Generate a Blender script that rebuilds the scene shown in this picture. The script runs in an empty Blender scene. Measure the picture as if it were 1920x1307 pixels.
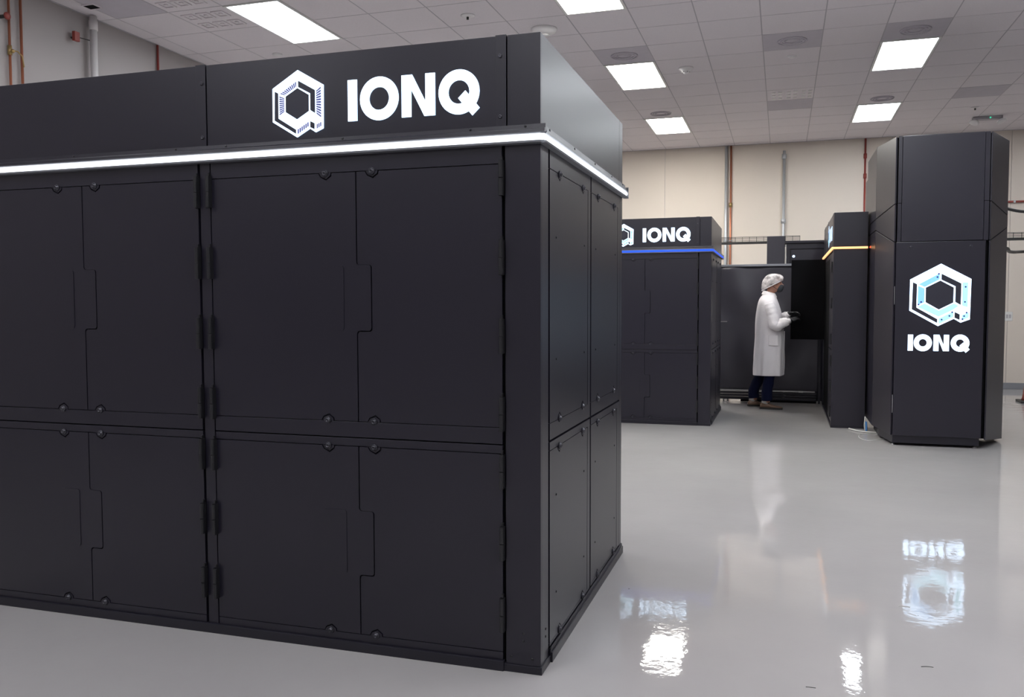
import bpy, bmesh, math, random
from mathutils import Vector, Matrix
random.seed(7)
S = bpy.context.scene
COL = S.collection

# ------------------------------------------------------------------ camera
CAMP = Vector((0, 0, 1.42))
YAW, PITCH, ROLL, FPX = math.radians(-17.431), math.radians(-2.943), math.radians(-0.1216), 1611.9
FW = Vector((math.sin(YAW) * math.cos(PITCH), math.cos(YAW) * math.cos(PITCH), math.sin(PITCH)))
RT = Vector((math.cos(YAW), -math.sin(YAW), 0))
UP = RT.cross(FW)
RT2 = RT * math.cos(ROLL) + UP * math.sin(ROLL)
UP2 = -RT * math.sin(ROLL) + UP * math.cos(ROLL)
cd = bpy.data.cameras.new('camera')
cam = bpy.data.objects.new('camera', cd)
COL.objects.link(cam)
M = Matrix((RT2, UP2, -FW)).transposed().to_4x4()
M.translation = CAMP
cam.matrix_world = M
cd.sensor_width = 36
cd.lens = FPX / 1920 * 36
cd.clip_start = 0.05
cd.clip_end = 200
S.camera = cam

# ------------------------------------------------------------------ world, exposure, lamp levels
w = bpy.data.worlds.new('world')
S.world = w
w.use_nodes = True
w.node_tree.nodes['Background'].inputs[0].default_value = (0.5, 0.52, 0.6, 1)
w.node_tree.nodes['Background'].inputs[1].default_value = 0.0
S.view_settings.view_transform = 'Standard'
S.view_settings.look = 'None'
S.view_settings.exposure = 0.0
S.view_settings.gamma = 1.0
S.view_settings.use_curve_mapping = False
LAMP_MAIN, LAMP_SIDE, LAMP_BACK, LAMP_RIGHT = 41.0, 25.0, 19.0, 13.0

# ------------------------------------------------------------------ materials
def mat(name, col, rough=0.5, metal=0.0, spec=0.5, emit=None, estr=0.0, noise=None, bump=None, coat=0.0, sheen=0.0):
    m = bpy.data.materials.new(name)
    m.use_nodes = True
    nt = m.node_tree
    b = nt.nodes['Principled BSDF']
    b.inputs['Base Color'].default_value = (*col, 1)
    b.inputs['Roughness'].default_value = rough
    b.inputs['Metallic'].default_value = metal
    b.inputs['Specular IOR Level'].default_value = spec
    b.inputs['Coat Weight'].default_value = coat
    b.inputs['Sheen Weight'].default_value = sheen
    if emit:
        b.inputs['Emission Color'].default_value = (*emit, 1)
        b.inputs['Emission Strength'].default_value = estr
    tc = nt.nodes.new('ShaderNodeTexCoord')
    if noise:      # (scale, amount)
        n = nt.nodes.new('ShaderNodeTexNoise')
        n.inputs['Scale'].default_value = noise[0]
        n.inputs['Detail'].default_value = 5
        nt.links.new(tc.outputs['Object'], n.inputs['Vector'])
        r = nt.nodes.new('ShaderNodeMapRange')
        r.inputs['To Min'].default_value = 1 - noise[1]
        r.inputs['To Max'].default_value = 1 + noise[1]
        nt.links.new(n.outputs['Fac'], r.inputs['Value'])
        mx = nt.nodes.new('ShaderNodeVectorMath')
        mx.operation = 'SCALE'
        mx.inputs[0].default_value = col
        nt.links.new(r.outputs[0], mx.inputs['Scale'])
        nt.links.new(mx.outputs[0], b.inputs['Base Color'])
    if bump:       # (scale, strength, distance)
        n = nt.nodes.new('ShaderNodeTexNoise')
        n.inputs['Scale'].default_value = bump[0]
        n.inputs['Detail'].default_value = 4
        nt.links.new(tc.outputs['Object'], n.inputs['Vector'])
        bp = nt.nodes.new('ShaderNodeBump')
        bp.inputs['Strength'].default_value = bump[1]
        bp.inputs['Distance'].default_value = bump[2]
        nt.links.new(n.outputs['Fac'], bp.inputs['Height'])
        nt.links.new(bp.outputs[0], b.inputs['Normal'])
    return m

PAINT = mat('black_powder_coat', (0.0115, 0.0102, 0.0200), 0.34, spec=0.68, noise=(1.3, 0.10))
PAINT2 = mat('black_powder_coat_plain', (0.014, 0.013, 0.021), 0.38)
CORE = mat('dark_gap', (0.003, 0.003, 0.004), 0.8, spec=0.1)
BLACKPL = mat('black_hardware', (0.018, 0.018, 0.021), 0.35)
STUD = mat('dark_stud', (0.085, 0.085, 0.10), 0.3, metal=0.85)
STEEL = mat('steel', (0.55, 0.55, 0.56), 0.3, metal=1.0)
ALU = mat('grey_aluminium', (0.30, 0.31, 0.34), 0.35, metal=0.6)
STRIPW = mat('white_light_strip', (0.8, 0.8, 0.8), 0.4, emit=(0.90, 0.95, 1.0), estr=1.7)
STRIPB = mat('blue_light_strip', (0.02, 0.05, 0.3), 0.4, emit=(0.012, 0.09, 0.90), estr=1.3)
STRIPA = mat('amber_light_strip', (0.5, 0.3, 0.1), 0.4, emit=(1.0, 0.50, 0.22), estr=1.6)
REDGLOW = mat('red_strip_glow', (0.5, 0.05, 0.02), 0.4, emit=(1.0, 0.06, 0.02), estr=2.0)  # emissive stand-in for the amber strip's glow on the tower
SIGNW = mat('white_sign_face', (0.8, 0.8, 0.8), 0.4, emit=(0.52, 0.74, 1.0), estr=2.6)
SIGNF = mat('pale_sign_face', (0.5, 0.5, 0.6), 0.4, emit=(0.75, 0.80, 1.0), estr=0.9)
SIGNDIM = mat('dim_sign_face', (0.5, 0.6, 0.7), 0.4, emit=(0.55, 0.75, 1.0), estr=0.7)
SIGNB = mat('blue_sign_face', (0.2, 0.4, 0.7), 0.4, emit=(0.20, 0.50, 0.90), estr=1.0)
SIGNC = mat('cyan_sign_face', (0.3, 0.6, 0.7), 0.4, emit=(0.36, 0.78, 0.92), estr=1.0)
SIGND = mat('dark_sign_face', (0.03, 0.03, 0.045), 0.4)
HATCH = mat('navy_hatch', (0.03, 0.04, 0.16), 0.4, emit=(0.06, 0.08, 0.40), estr=0.35)
TILE = mat('ceiling_tile', (0.72, 0.68, 0.71), 0.9, noise=(60, 0.05), bump=(250, 0.3, 0.001))
DOTW = mat('bright_white_plastic', (0.95, 0.94, 0.93), 0.25)
TILED = mat('ceiling_vent_grey', (0.52, 0.49, 0.54), 0.8, noise=(8, 0.06))
GRID = mat('ceiling_grid', (0.42, 0.40, 0.43), 0.6)
TRIM = mat('white_trim', (0.72, 0.72, 0.70), 0.45)
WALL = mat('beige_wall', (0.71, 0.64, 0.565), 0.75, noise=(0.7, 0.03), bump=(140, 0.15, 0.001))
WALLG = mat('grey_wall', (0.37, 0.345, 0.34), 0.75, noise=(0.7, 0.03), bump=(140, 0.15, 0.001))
BASEB = mat('grey_baseboard', (0.25, 0.26, 0.28), 0.5)
COPPER = mat('copper', (0.50, 0.19, 0.11), 0.35, metal=0.7)
REDP = mat('red_paint', (0.27, 0.045, 0.035), 0.4)
CONDUIT = mat('galvanised_conduit', (0.50, 0.52, 0.54), 0.4, metal=0.5)
WHITEP = mat('white_paint', (0.66, 0.64, 0.64), 0.5)
DETECT = mat('white_plastic', (0.75, 0.74, 0.75), 0.4)
DARKP = mat('dark_plastic', (0.03, 0.03, 0.03), 0.5)
BRASS = mat('brass', (0.40, 0.28, 0.12), 0.4, metal=0.8)
GREENL = mat('green_led', (0, 0.4, 0.2), 0.4, emit=(0.05, 0.7, 0.4), estr=1.2)
CURT = mat('black_curtain_fabric', (0.034, 0.032, 0.045), 0.40, noise=(3, 0.2), sheen=0.4)
COAT = mat('white_lab_coat_fabric', (0.90, 0.86, 0.88), 0.85, bump=(22, 0.5, 0.012), sheen=0.3)
SKIN = mat('skin', (0.48, 0.24, 0.17), 0.5)
HAIR = mat('grey_brown_hair', (0.10, 0.07, 0.06), 0.6, bump=(120, 0.5, 0.004))
MASK = mat('dark_grey_mask', (0.045, 0.05, 0.06), 0.8)
GLOVE = mat('black_nitrile_glove', (0.012, 0.013, 0.016), 0.4)
JEANS = mat('dark_blue_denim', (0.004, 0.006, 0.028), 0.9, spec=0.2, bump=(30, 0.3, 0.006))
LEATHER = mat('brown_leather', (0.16, 0.095, 0.06), 0.45, bump=(60, 0.2, 0.002))
SOLE = mat('dark_rubber_sole', (0.02, 0.018, 0.016), 0.6)
SOCK = mat('pale_sock', (0.55, 0.52, 0.50), 0.9)
WHITEC = mat('white_cable', (0.6, 0.6, 0.58), 0.5)
BLUEC = mat('blue_cable', (0.05, 0.20, 0.50), 0.5)

def floor_mat():
    m = bpy.data.materials.new('grey_epoxy_floor')
    m.use_nodes = True
    nt = m.node_tree
    b = nt.nodes['Principled BSDF']
    tc = nt.nodes.new('ShaderNodeTexCoord')
    n = nt.nodes.new('ShaderNodeTexNoise')
    n.inputs['Scale'].default_value = 0.9
    n.inputs['Detail'].default_value = 6
    nt.links.new(tc.outputs['Object'], n.inputs['Vector'])
    cr = nt.nodes.new('ShaderNodeValToRGB')
    cr.color_ramp.elements[0].position = 0.3
    cr.color_ramp.elements[0].color = (0.43, 0.415, 0.415, 1)
    cr.color_ramp.elements[1].position = 0.7
    cr.color_ramp.elements[1].color = (0.48, 0.465, 0.46, 1)
    nt.links.new(n.outputs['Fac'], cr.inputs[0])
    # small dark specks and grit
    v = nt.nodes.new('ShaderNodeTexVoronoi')
    v.inputs['Scale'].default_value = 2.2
    nt.links.new(tc.outputs['Object'], v.inputs['Vector'])
    lt = nt.nodes.new('ShaderNodeMath')
    lt.operation = 'LESS_THAN'
    lt.inputs[1].default_value = 0.011
    nt.links.new(v.outputs['Distance'], lt.inputs[0])
    mx = nt.nodes.new('ShaderNodeMixRGB')
    mx.inputs[2].default_value = (0.10, 0.10, 0.10, 1)
    nt.links.new(lt.outputs[0], mx.inputs[0])
    nt.links.new(cr.outputs[0], mx.inputs[1])
    nt.links.new(mx.outputs[0], b.inputs['Base Color'])
    b.inputs['Roughness'].default_value = 0.035
    b.inputs['Specular IOR Level'].default_value = 0.5
    n1 = nt.nodes.new('ShaderNodeTexNoise')
    n1.inputs['Scale'].default_value = 5.0
    n1.inputs['Detail'].default_value = 2
    n2 = nt.nodes.new('ShaderNodeTexNoise')
    n2.inputs['Scale'].default_value = 38.0
    n2.inputs['Detail'].default_value = 2
    for q in (n1, n2):
        nt.links.new(tc.outputs['Object'], q.inputs['Vector'])
    b1 = nt.nodes.new('ShaderNodeBump')
    b1.inputs['Strength'].default_value = 1.0
    b1.inputs['Distance'].default_value = 0.0010
    nt.links.new(n1.outputs['Fac'], b1.inputs['Height'])
    b2 = nt.nodes.new('ShaderNodeBump')
    b2.inputs['Strength'].default_value = 1.0
    b2.inputs['Distance'].default_value = 0.00022
    nt.links.new(n2.outputs['Fac'], b2.inputs['Height'])
    nt.links.new(b1.outputs[0], b2.inputs['Normal'])
    nt.links.new(b2.outputs[0], b.inputs['Normal'])
    return m
FLOOR = floor_mat()

def net_mat():
    m = bpy.data.materials.new('white_hairnet_mesh')
    m.use_nodes = True
    nt = m.node_tree
    b = nt.nodes['Principled BSDF']
    b.inputs['Base Color'].default_value = (0.80, 0.76, 0.76, 1)
    b.inputs['Roughness'].default_value = 0.9
    tc = nt.nodes.new('ShaderNodeTexCoord')
    n = nt.nodes.new('ShaderNodeTexNoise')
    n.inputs['Scale'].default_value = 14
    n.inputs['Detail'].default_value = 3
    nt.links.new(tc.outputs['Object'], n.inputs['Vector'])
    r = nt.nodes.new('ShaderNodeMapRange')
    r.inputs['From Min'].default_value = 0.35
    r.inputs['From Max'].default_value = 0.62
    r.inputs['To Min'].default_value = 0.30
    r.inputs['To Max'].default_value = 0.95
    nt.links.new(n.outputs['Fac'], r.inputs['Value'])
    nt.links.new(r.outputs[0], b.inputs['Alpha'])
    return m
NET = net_mat()

def lamp_mat(name, strength, tint):
    return mat(name, (0.8, 0.8, 0.8), 0.5, emit=tint, estr=strength)
L_MAIN = lamp_mat('lamp_diffuser_warm', LAMP_MAIN, (1.0, 0.965, 0.90))
L_SIDE = lamp_mat('lamp_diffuser_cool', LAMP_SIDE, (0.90, 0.95, 1.0))
L_RIGHT = lamp_mat('lamp_diffuser_right', LAMP_RIGHT, (0.92, 0.95, 1.0))
L_BACK = lamp_mat('lamp_diffuser_dim', LAMP_BACK, (0.95, 0.96, 1.0))

# ------------------------------------------------------------------ mesh helpers
class MB:
    def __init__(self):
        self.bm = bmesh.new()
    def box(self, x0, x1, y0, y1, z0, z1):
        v = [self.bm.verts.new(p) for p in ((x0, y0, z0), (x1, y0, z0), (x1, y1, z0), (x0, y1, z0),
                                            (x0, y0, z1), (x1, y0, z1), (x1, y1, z1), (x0, y1, z1))]
        for f in ((0, 3, 2, 1), (4, 5, 6, 7), (0, 1, 5, 4), (1, 2, 6, 5), (2, 3, 7, 6), (3, 0, 4, 7)):
            self.bm.faces.new([v[i] for i in f])
        return self
    def prism(self, pts, o, u, v, n, d):
        """polygon pts (2-D) in the plane o + a*u + b*v, extruded by d along n"""
        o, u, v, n = Vector(o), Vector(u), Vector(v), Vector(n)
        a = [self.bm.verts.new(o + u * p[0] + v * p[1]) for p in pts]
        b = [self.bm.verts.new(o + u * p[0] + v * p[1] + n * d) for p in pts]
        k = len(pts)
        self.bm.faces.new(a)
        self.bm.faces.new(list(reversed(b)))
        for i in range(k):
            self.bm.faces.new((a[i], b[i], b[(i + 1) % k], a[(i + 1) % k]))
        return self
    def ringprism(self, outer, inner, o, u, v, n, d):
        """band between two closed 2-D loops with the same number of points, with thickness"""
        o, u, v, n = Vector(o), Vector(u), Vector(v), Vector(n)
        P = lambda p, t: self.bm.verts.new(o + u * p[0] + v * p[1] + n * t)
        A = [P(p, 0) for p in outer]; B = [P(p, d) for p in outer]
        C = [P(p, 0) for p in inner]; D = [P(p, d) for p in inner]
        k = len(outer)
        for i in range(k):
            j = (i + 1) % k
            self.bm.faces.new((B[i], B[j], D[j], D[i]))
            self.bm.faces.new((A[i], C[i], C[j], A[j]))
            self.bm.faces.new((A[i], A[j], B[j], B[i]))
            self.bm.faces.new((C[i], D[i], D[j], C[j]))
        return self
    def tube(self, pts, r, seg=10, caps=True):
        """tube along pts; r a number or one radius per point"""
        pts = [Vector(p) for p in pts]
        rs = r if isinstance(r, (list, tuple)) else [r] * len(pts)
        rings = []
        prev = None
        for i, p in enumerate(pts):
            t = (pts[min(i + 1, len(pts) - 1)] - pts[max(i - 1, 0)]).normalized()
            if prev is None:
                a = t.orthogonal().normalized()
            else:
                a = (prev - t * prev.dot(t)).normalized()
            prev = a
            b = t.cross(a)
            rings.append([self.bm.verts.new(p + (a * math.cos(q) + b * math.sin(q)) * rs[i])
                          for q in [2 * math.pi * k / seg for k in range(seg)]])
        for i in range(len(rings) - 1):
            for k in range(seg):
                self.bm.faces.new((rings[i][k], rings[i][(k + 1) % seg], rings[i + 1][(k + 1) % seg], rings[i + 1][k]))
        if caps:
            self.bm.faces.new(list(reversed(rings[0])))
            self.bm.faces.new(rings[-1])
        return self
    def loft(self, rings, caps=True):
        R = [[self.bm.verts.new(p) for p in r] for r in rings]
        k = len(R[0])
        for i in range(len(R) - 1):
            for j in range(k):
                self.bm.faces.new((R[i][j], R[i][(j + 1) % k], R[i + 1][(j + 1) % k], R[i + 1][j]))
        if caps:
            self.bm.faces.new(list(reversed(R[0])))
            self.bm.faces.new(R[-1])
        return self
    def lathe(self, prof, o, n, seg=20):
        """prof = [(radius, height)...] about the axis n through o"""
        o, n = Vector(o), Vector(n).normalized()
        a = n.orthogonal().normalized()
        b = n.cross(a)
        rings = []
        for r, h in prof:
            r = max(r, 1e-4)
            rings.append([o + n * h + (a * math.cos(2 * math.pi * k / seg) + b * math.sin(2 * math.pi * k / seg)) * r for k in range(seg)])
        return self.loft(rings)
    def ball(self, c, r, seg=16, rings=10, rot=None):
        c = Vector(c)
        rr = r if isinstance(r, (tuple, list)) else (r, r, r)
        R = []
        for i in range(rings + 1):
            t = math.pi * i / rings
            row = []
            for k in range(seg):
                p = 2 * math.pi * k / seg
                q = Vector((rr[0] * max(math.sin(t), 1e-3) * math.cos(p), rr[1] * max(math.sin(t), 1e-3) * math.sin(p), -rr[2] * math.cos(t)))
                if rot: q = rot @ q
                row.append(c + q)
            R.append(row)
        return self.loft(R)
    def mesh(self, name, m, smooth=False):
        bmesh.ops.recalc_face_normals(self.bm, faces=self.bm.faces)
        me = bpy.data.meshes.new(name)
        self.bm.to_mesh(me)
        self.bm.free()
        me.materials.append(m)
        if smooth:
            for p in me.polygons: p.use_smooth = True
        return me
    def build(self, name, m, parent=None, smooth=False, loc=(0, 0, 0), bevel=0):
        o = bpy.data.objects.new(name, self.mesh(name, m, smooth))
        COL.objects.link(o)
        o.location = loc
        if parent: o.parent = parent
        if bevel:
            b = o.modifiers.new('bevel', 'BEVEL')
            b.width = bevel
            b.segments = 2
            b.limit_method = 'ANGLE'
        return o

def inst(name, me, parent=None, loc=(0, 0, 0), rot=(0, 0, 0)):
    o = bpy.data.objects.new(name, me)
    COL.objects.link(o)
    o.location = loc
    o.rotation_euler = rot
    if parent: o.parent = parent
    return o
def empty(name, loc=(0, 0, 0), rz=0):
    o = bpy.data.objects.new(name, None)
    COL.objects.link(o)
    o.location = loc
    o.rotation_euler = (0, 0, rz)
    o.empty_display_size = 0.1
    return o
def tag(o, label, cat, group=None, kind=None):
    o['label'] = label
    o['category'] = cat
    if group: o['group'] = group
    if kind: o['kind'] = kind
    return o
def struct(o):
    o['kind'] = 'structure'
    return o

def circle(cx, cy, rx, ry, k=40):
    return [(cx + rx * math.cos(2 * math.pi * i / k), cy + ry * math.sin(2 * math.pi * i / k)) for i in range(k)]
X, Y, Z = Vector((1, 0, 0)), Vector((0, 1, 0)), Vector((0, 0, 1))
def in_view(p, m=0):
    d = Vector(p) - CAMP
    w_ = d.dot(FW)
    if w_ < 0.1: return False
    x = 960 + FPX * d.dot(RT2) / w_
    y = 653.5 - FPX * d.dot(UP2) / w_
    return -m < x < 1920 + m and -m < y < 1307 + m

# ------------------------------------------------------------------ room shell
XL, XR, YB, YF, H = -6.53, 7.6, -5.2, 16.0, 4.242
struct(MB().box(XL - 0.2, XR + 0.2, YB - 0.2, YF + 0.2, -0.12, 0).build('floor', FLOOR))
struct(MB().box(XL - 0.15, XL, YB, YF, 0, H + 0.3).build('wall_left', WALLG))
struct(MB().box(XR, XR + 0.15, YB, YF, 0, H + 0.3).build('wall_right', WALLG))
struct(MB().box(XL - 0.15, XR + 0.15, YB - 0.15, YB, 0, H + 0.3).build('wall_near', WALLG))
wf = empty('wall_far', (0, YF, 0)); struct(wf)
seams = [XL, -5.7, -3.9, -2.08, 1.75, 3.55, 5.4, XR]
for a, b in zip(seams[:-1], seams[1:]):
    MB().box(a + 0.003, b - 0.003, 0, 0.15, 0, H + 0.3).build('wall_panel', WALL, wf)
MB().box(XL - .15, XR + .15, 0.012, 0.16, 0, H + 0.3).build('wall_backing', GRID, wf)
struct(MB().box(XL, XR, YF - 0.014, YF, 0.0, 0.105).build('baseboard_far', BASEB, bevel=0.003))
struct(MB().box(XL, XL + 0.014, YB, YF - 0.014, 0.0, 0.105).build('baseboard_left', BASEB, bevel=0.003))
struct(MB().box(XR - 0.014, XR, YB, YF - 0.014, 0.0, 0.105).build('baseboard_right', BASEB, bevel=0.003))

# ceiling
PX, PY, GX0, GY0 = 0.607, 0.622, 0.368, 7.088
def gx(i): return GX0 + PX * i
def gy(j): return GY0 + PY * j
ceil = empty('ceiling', (0, 0, H)); struct(ceil)
MB().box(XL - 0.15, XR + 0.15, YB - 0.15, YF + 0.15, 0.16, 0.26).build('ceiling_deck', CORE, ceil)
lampcells = {}
for ci in (-14, -9, -4, 1, 6, 11):
    pass
LIGHTCOLS = [-9, -4, 1, 6]            # left grid index of each lamp column
LIGHTROWS = [10, 5, 0, -5, -10, -15]  # near grid index of each lamp row (two cells long)
for ci in LIGHTCOLS:
    for rj in LIGHTROWS:
        lampcells[(ci, rj)] = 1; lampcells[(ci, rj + 1)] = 1
dark = {(-1, 4): 'round', (-4, 4): 'round', (1, 4): 'round', (-1, 9): 'plain', (3, 9): 'plain', (-4, 9): 'faint', (1, 9): 'faint', (-11, -1): 'plain'}
perf = {(-1, 8): 'dots', (-10, 0): 'squares', (-10, -1): 'squares'}
tile_me = MB().box(0.006, PX - 0.006, 0.006, PY - 0.006, 0.004, 0.02).mesh('ceiling_tile', TILE)
tile_dk = MB().box(0.006, PX - 0.006, 0.006, PY - 0.006, 0.004, 0.02).mesh('ceiling_tile_dark', TILED)
rest = MB()
nt_ = 0
imin, imax = math.ceil((XL - GX0) / PX), math.floor((XR - GX0) / PX)
jmin, jmax = math.ceil((YB - GY0) / PY), math.floor((YF - GY0) / PY)
cells = []
for i in range(imin - 1, imax + 1):
    for j in range(jmin - 1, jmax + 1):
        if (i, j) in lampcells: continue
        x0, x1 = max(gx(i), XL), min(gx(i + 1), XR)
        y0, y1 = max(gy(j), YB), min(gy(j + 1), YF)
        vis = any(in_view((a, b, H), 10) for a in (x0, (x0 + x1) / 2, x1) for b in (y0, (y0 + y1) / 2, y1))
        full = (x1 - x0) > PX - 0.01 and (y1 - y0) > PY - 0.01
        if vis and nt_ < 290:
            nt_ += 1
            if full:
                dk = (i, j) in dark and dark[(i, j)] != 'faint'
                o = inst('ceiling_tile', tile_dk if dk else tile_me, ceil, (x0, y0, 0))
                if dk: o['label'] = 'darker grey ventilation tile'
                if dark.get((i, j)) in ('round', 'faint'):
                    mb = MB()
                    for r in (0.085, 0.12, 0.155):
                        mb.ringprism(circle(PX / 2, PY / 2, r, r, 28), circle(PX / 2, PY / 2, r - 0.014, r - 0.014, 28), (0, 0, -0.006), X, Y, Z, 0.012)
                    mb.build('air_diffuser', TILED, o, smooth=True)
                if (i, j) in perf:
                    mb = MB()
                    if perf[(i, j)] == 'dots':
                        for a in range(6):
                            for b in range(3):
                                cx = 0.07 + a * 0.082 + (a // 2) * 0.028
                                cy = 0.13 + b * 0.17
                                mb.box(cx, cx + 0.045, cy, cy + 0.06, -0.006, 0.004)
                    else:
                        for a in range(3):
                            for b in range(2):
                                cx, cy = 0.06 + a * 0.17, 0.10 + b * 0.26
                                mb.box(cx, cx + 0.13, cy, cy + 0.02, -0.006, 0.004)
                                mb.box(cx, cx + 0.13, cy + 0.13, cy + 0.15, -0.006, 0.004)
                                mb.box(cx, cx + 0.02, cy + 0.02, cy + 0.13, -0.006, 0.004)
                                mb.box(cx + 0.11, cx + 0.13, cy + 0.02, cy + 0.13, -0.006, 0.004)
                                mb.box(cx + 0.055, cx + 0.085, cy + 0.055, cy + 0.085, -0.006, 0.004)
                    mb.build('raised_pattern', DOTW if perf[(i, j)] == 'dots' else TILE, o)
            else:
                MB().box(x0 + 0.006, x1 - 0.006, y0 + 0.006, y1 - 0.006, 0.004, 0.02).build('ceiling_tile', TILE, ceil)
        else:
            rest.box(x0 + 0.006, x1 - 0.006, y0 + 0.006, y1 - 0.006, 0.004, 0.02)
o = rest.build('distant_tiles', TILE, ceil); o['kind'] = 'stuff'
g = MB()
for i in range(imin, imax + 1): g.box(gx(i) - 0.006, gx(i) + 0.006, YB, YF, 0.006, 0.03)
for j in range(jmin, jmax + 1): g.box(XL, XR, gy(j) - 0.006, gy(j) + 0.006, 0.0065, 0.0305)
g.box(XL, XL + 0.02, YB, YF, 0, 0.03); g.box(XL, XR, YF - 0.02, YF, 0, 0.03)
o = g.build('ceiling_grid_bars', GRID, ceil); o['kind'] = 'stuff'

# lamps
lamp_label = {(-9, 0): 'long rectangular ceiling panel light at upper left above the nearest black cabinet',
              (-4, 0): 'ceiling panel light cut by the top edge of the photo, right of centre',
              (-4, 5): 'bright ceiling panel light just right of the nearest cabinet top corner',
              (-4, 10): 'bright ceiling panel light closest to the far wall, above the blue strip cabinet',
              (1, 5): 'larger cool white ceiling panel light at upper right above the tall tower',
              (1, 10): 'smaller cool white ceiling panel light near the far wall left of the tower top'}
W2, L2 = PX, 2 * PY
fr_me = MB().ringprism([(0.004, 0.004), (W2 - 0.004, 0.004), (W2 - 0.004, L2 - 0.004), (0.004, L2 - 0.004)],
                       [(0.03, 0.03), (W2 - 0.03, 0.03), (W2 - 0.03, L2 - 0.03), (0.03, L2 - 0.03)], (0, 0, -0.004), X, Y, Z, 0.03).mesh('frame', TRIM)
df = {k: MB().box(0.028, W2 - 0.028, 0.028, L2 - 0.028, 0.006, 0.02).mesh('diffuser', m_) for k, m_ in (('m', L_MAIN), ('s', L_SIDE), ('b', L_BACK), ('r', L_RIGHT))}
for ci in LIGHTCOLS:
    for rj in LIGHTROWS:
        t = empty('ceiling_light', (gx(ci), gy(rj), H))
        tag(t, lamp_label.get((ci, rj), 'ceiling panel light outside the picture'), 'ceiling light', 'ceiling panel lights')
        inst('frame', fr_me, t)
        k = 'r' if ci == 6 else 'm' if ci == -4 and rj >= 0 else ('s' if rj >= 0 else 'b')
        inst('diffuser', df[k], t)

# ------------------------------------------------------------------ sign geometry
def letters(parent, o, u, v, n, s=1.0, st=0.040, m=SIGNW, d=0.004):
    """sign letters; o = bottom-left of the first letter, cap height 0.161*s"""
    u, v, n, o = Vector(u) * s, Vector(v) * s, Vector(n), Vector(o)
    h = 0.161
    MB().prism([(0, 0), (st, 0), (st, h), (0, h)], o, u, v, n, d).build('sign_letter', m, parent)
    MB().ringprism(circle(0.1365, h / 2, 0.083, 0.0845), circle(0.1365, h / 2, 0.083 - st, 0.0845 - st), o, u, v, n, d).build('sign_letter', m, parent)
    a = 0.233
    MB().prism([(a, 0), (a + st, 0), (a + st, h * 0.66), (a + 0.140 - st * 1.12, 0), (a + 0.140, 0), (a + 0.140, h), (a + 0.140 - st, h),
                (a + 0.140 - st, h * 0.34), (a + st * 1.12, h), (a, h)], o, u, v, n, d).build('sign_letter', m, parent)
    c = 0.471
    q = MB().ringprism(circle(c, h / 2, 0.083, 0.0845), circle(c, h / 2, 0.083 - st, 0.0845 - st), o, u, v, n, d)
    w2 = st * 0.5
    dx, dy = math.cos(math.radians(-47)), math.sin(math.radians(-47))
    px, py = -dy * w2, dx * w2
    a0, a1 = (c + 0.012, h / 2 - 0.010), (c + 0.069, h / 2 - 0.078)
    q.prism([(a0[0] + px, a0[1] + py), (a0[0] - px, a0[1] - py), (a1[0] - px, a1[1] - py), (a1[0] + px, a1[1] + py)], o + n * 0.0005, u, v, n, d)
    q.build('sign_letter', m, parent)

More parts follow.
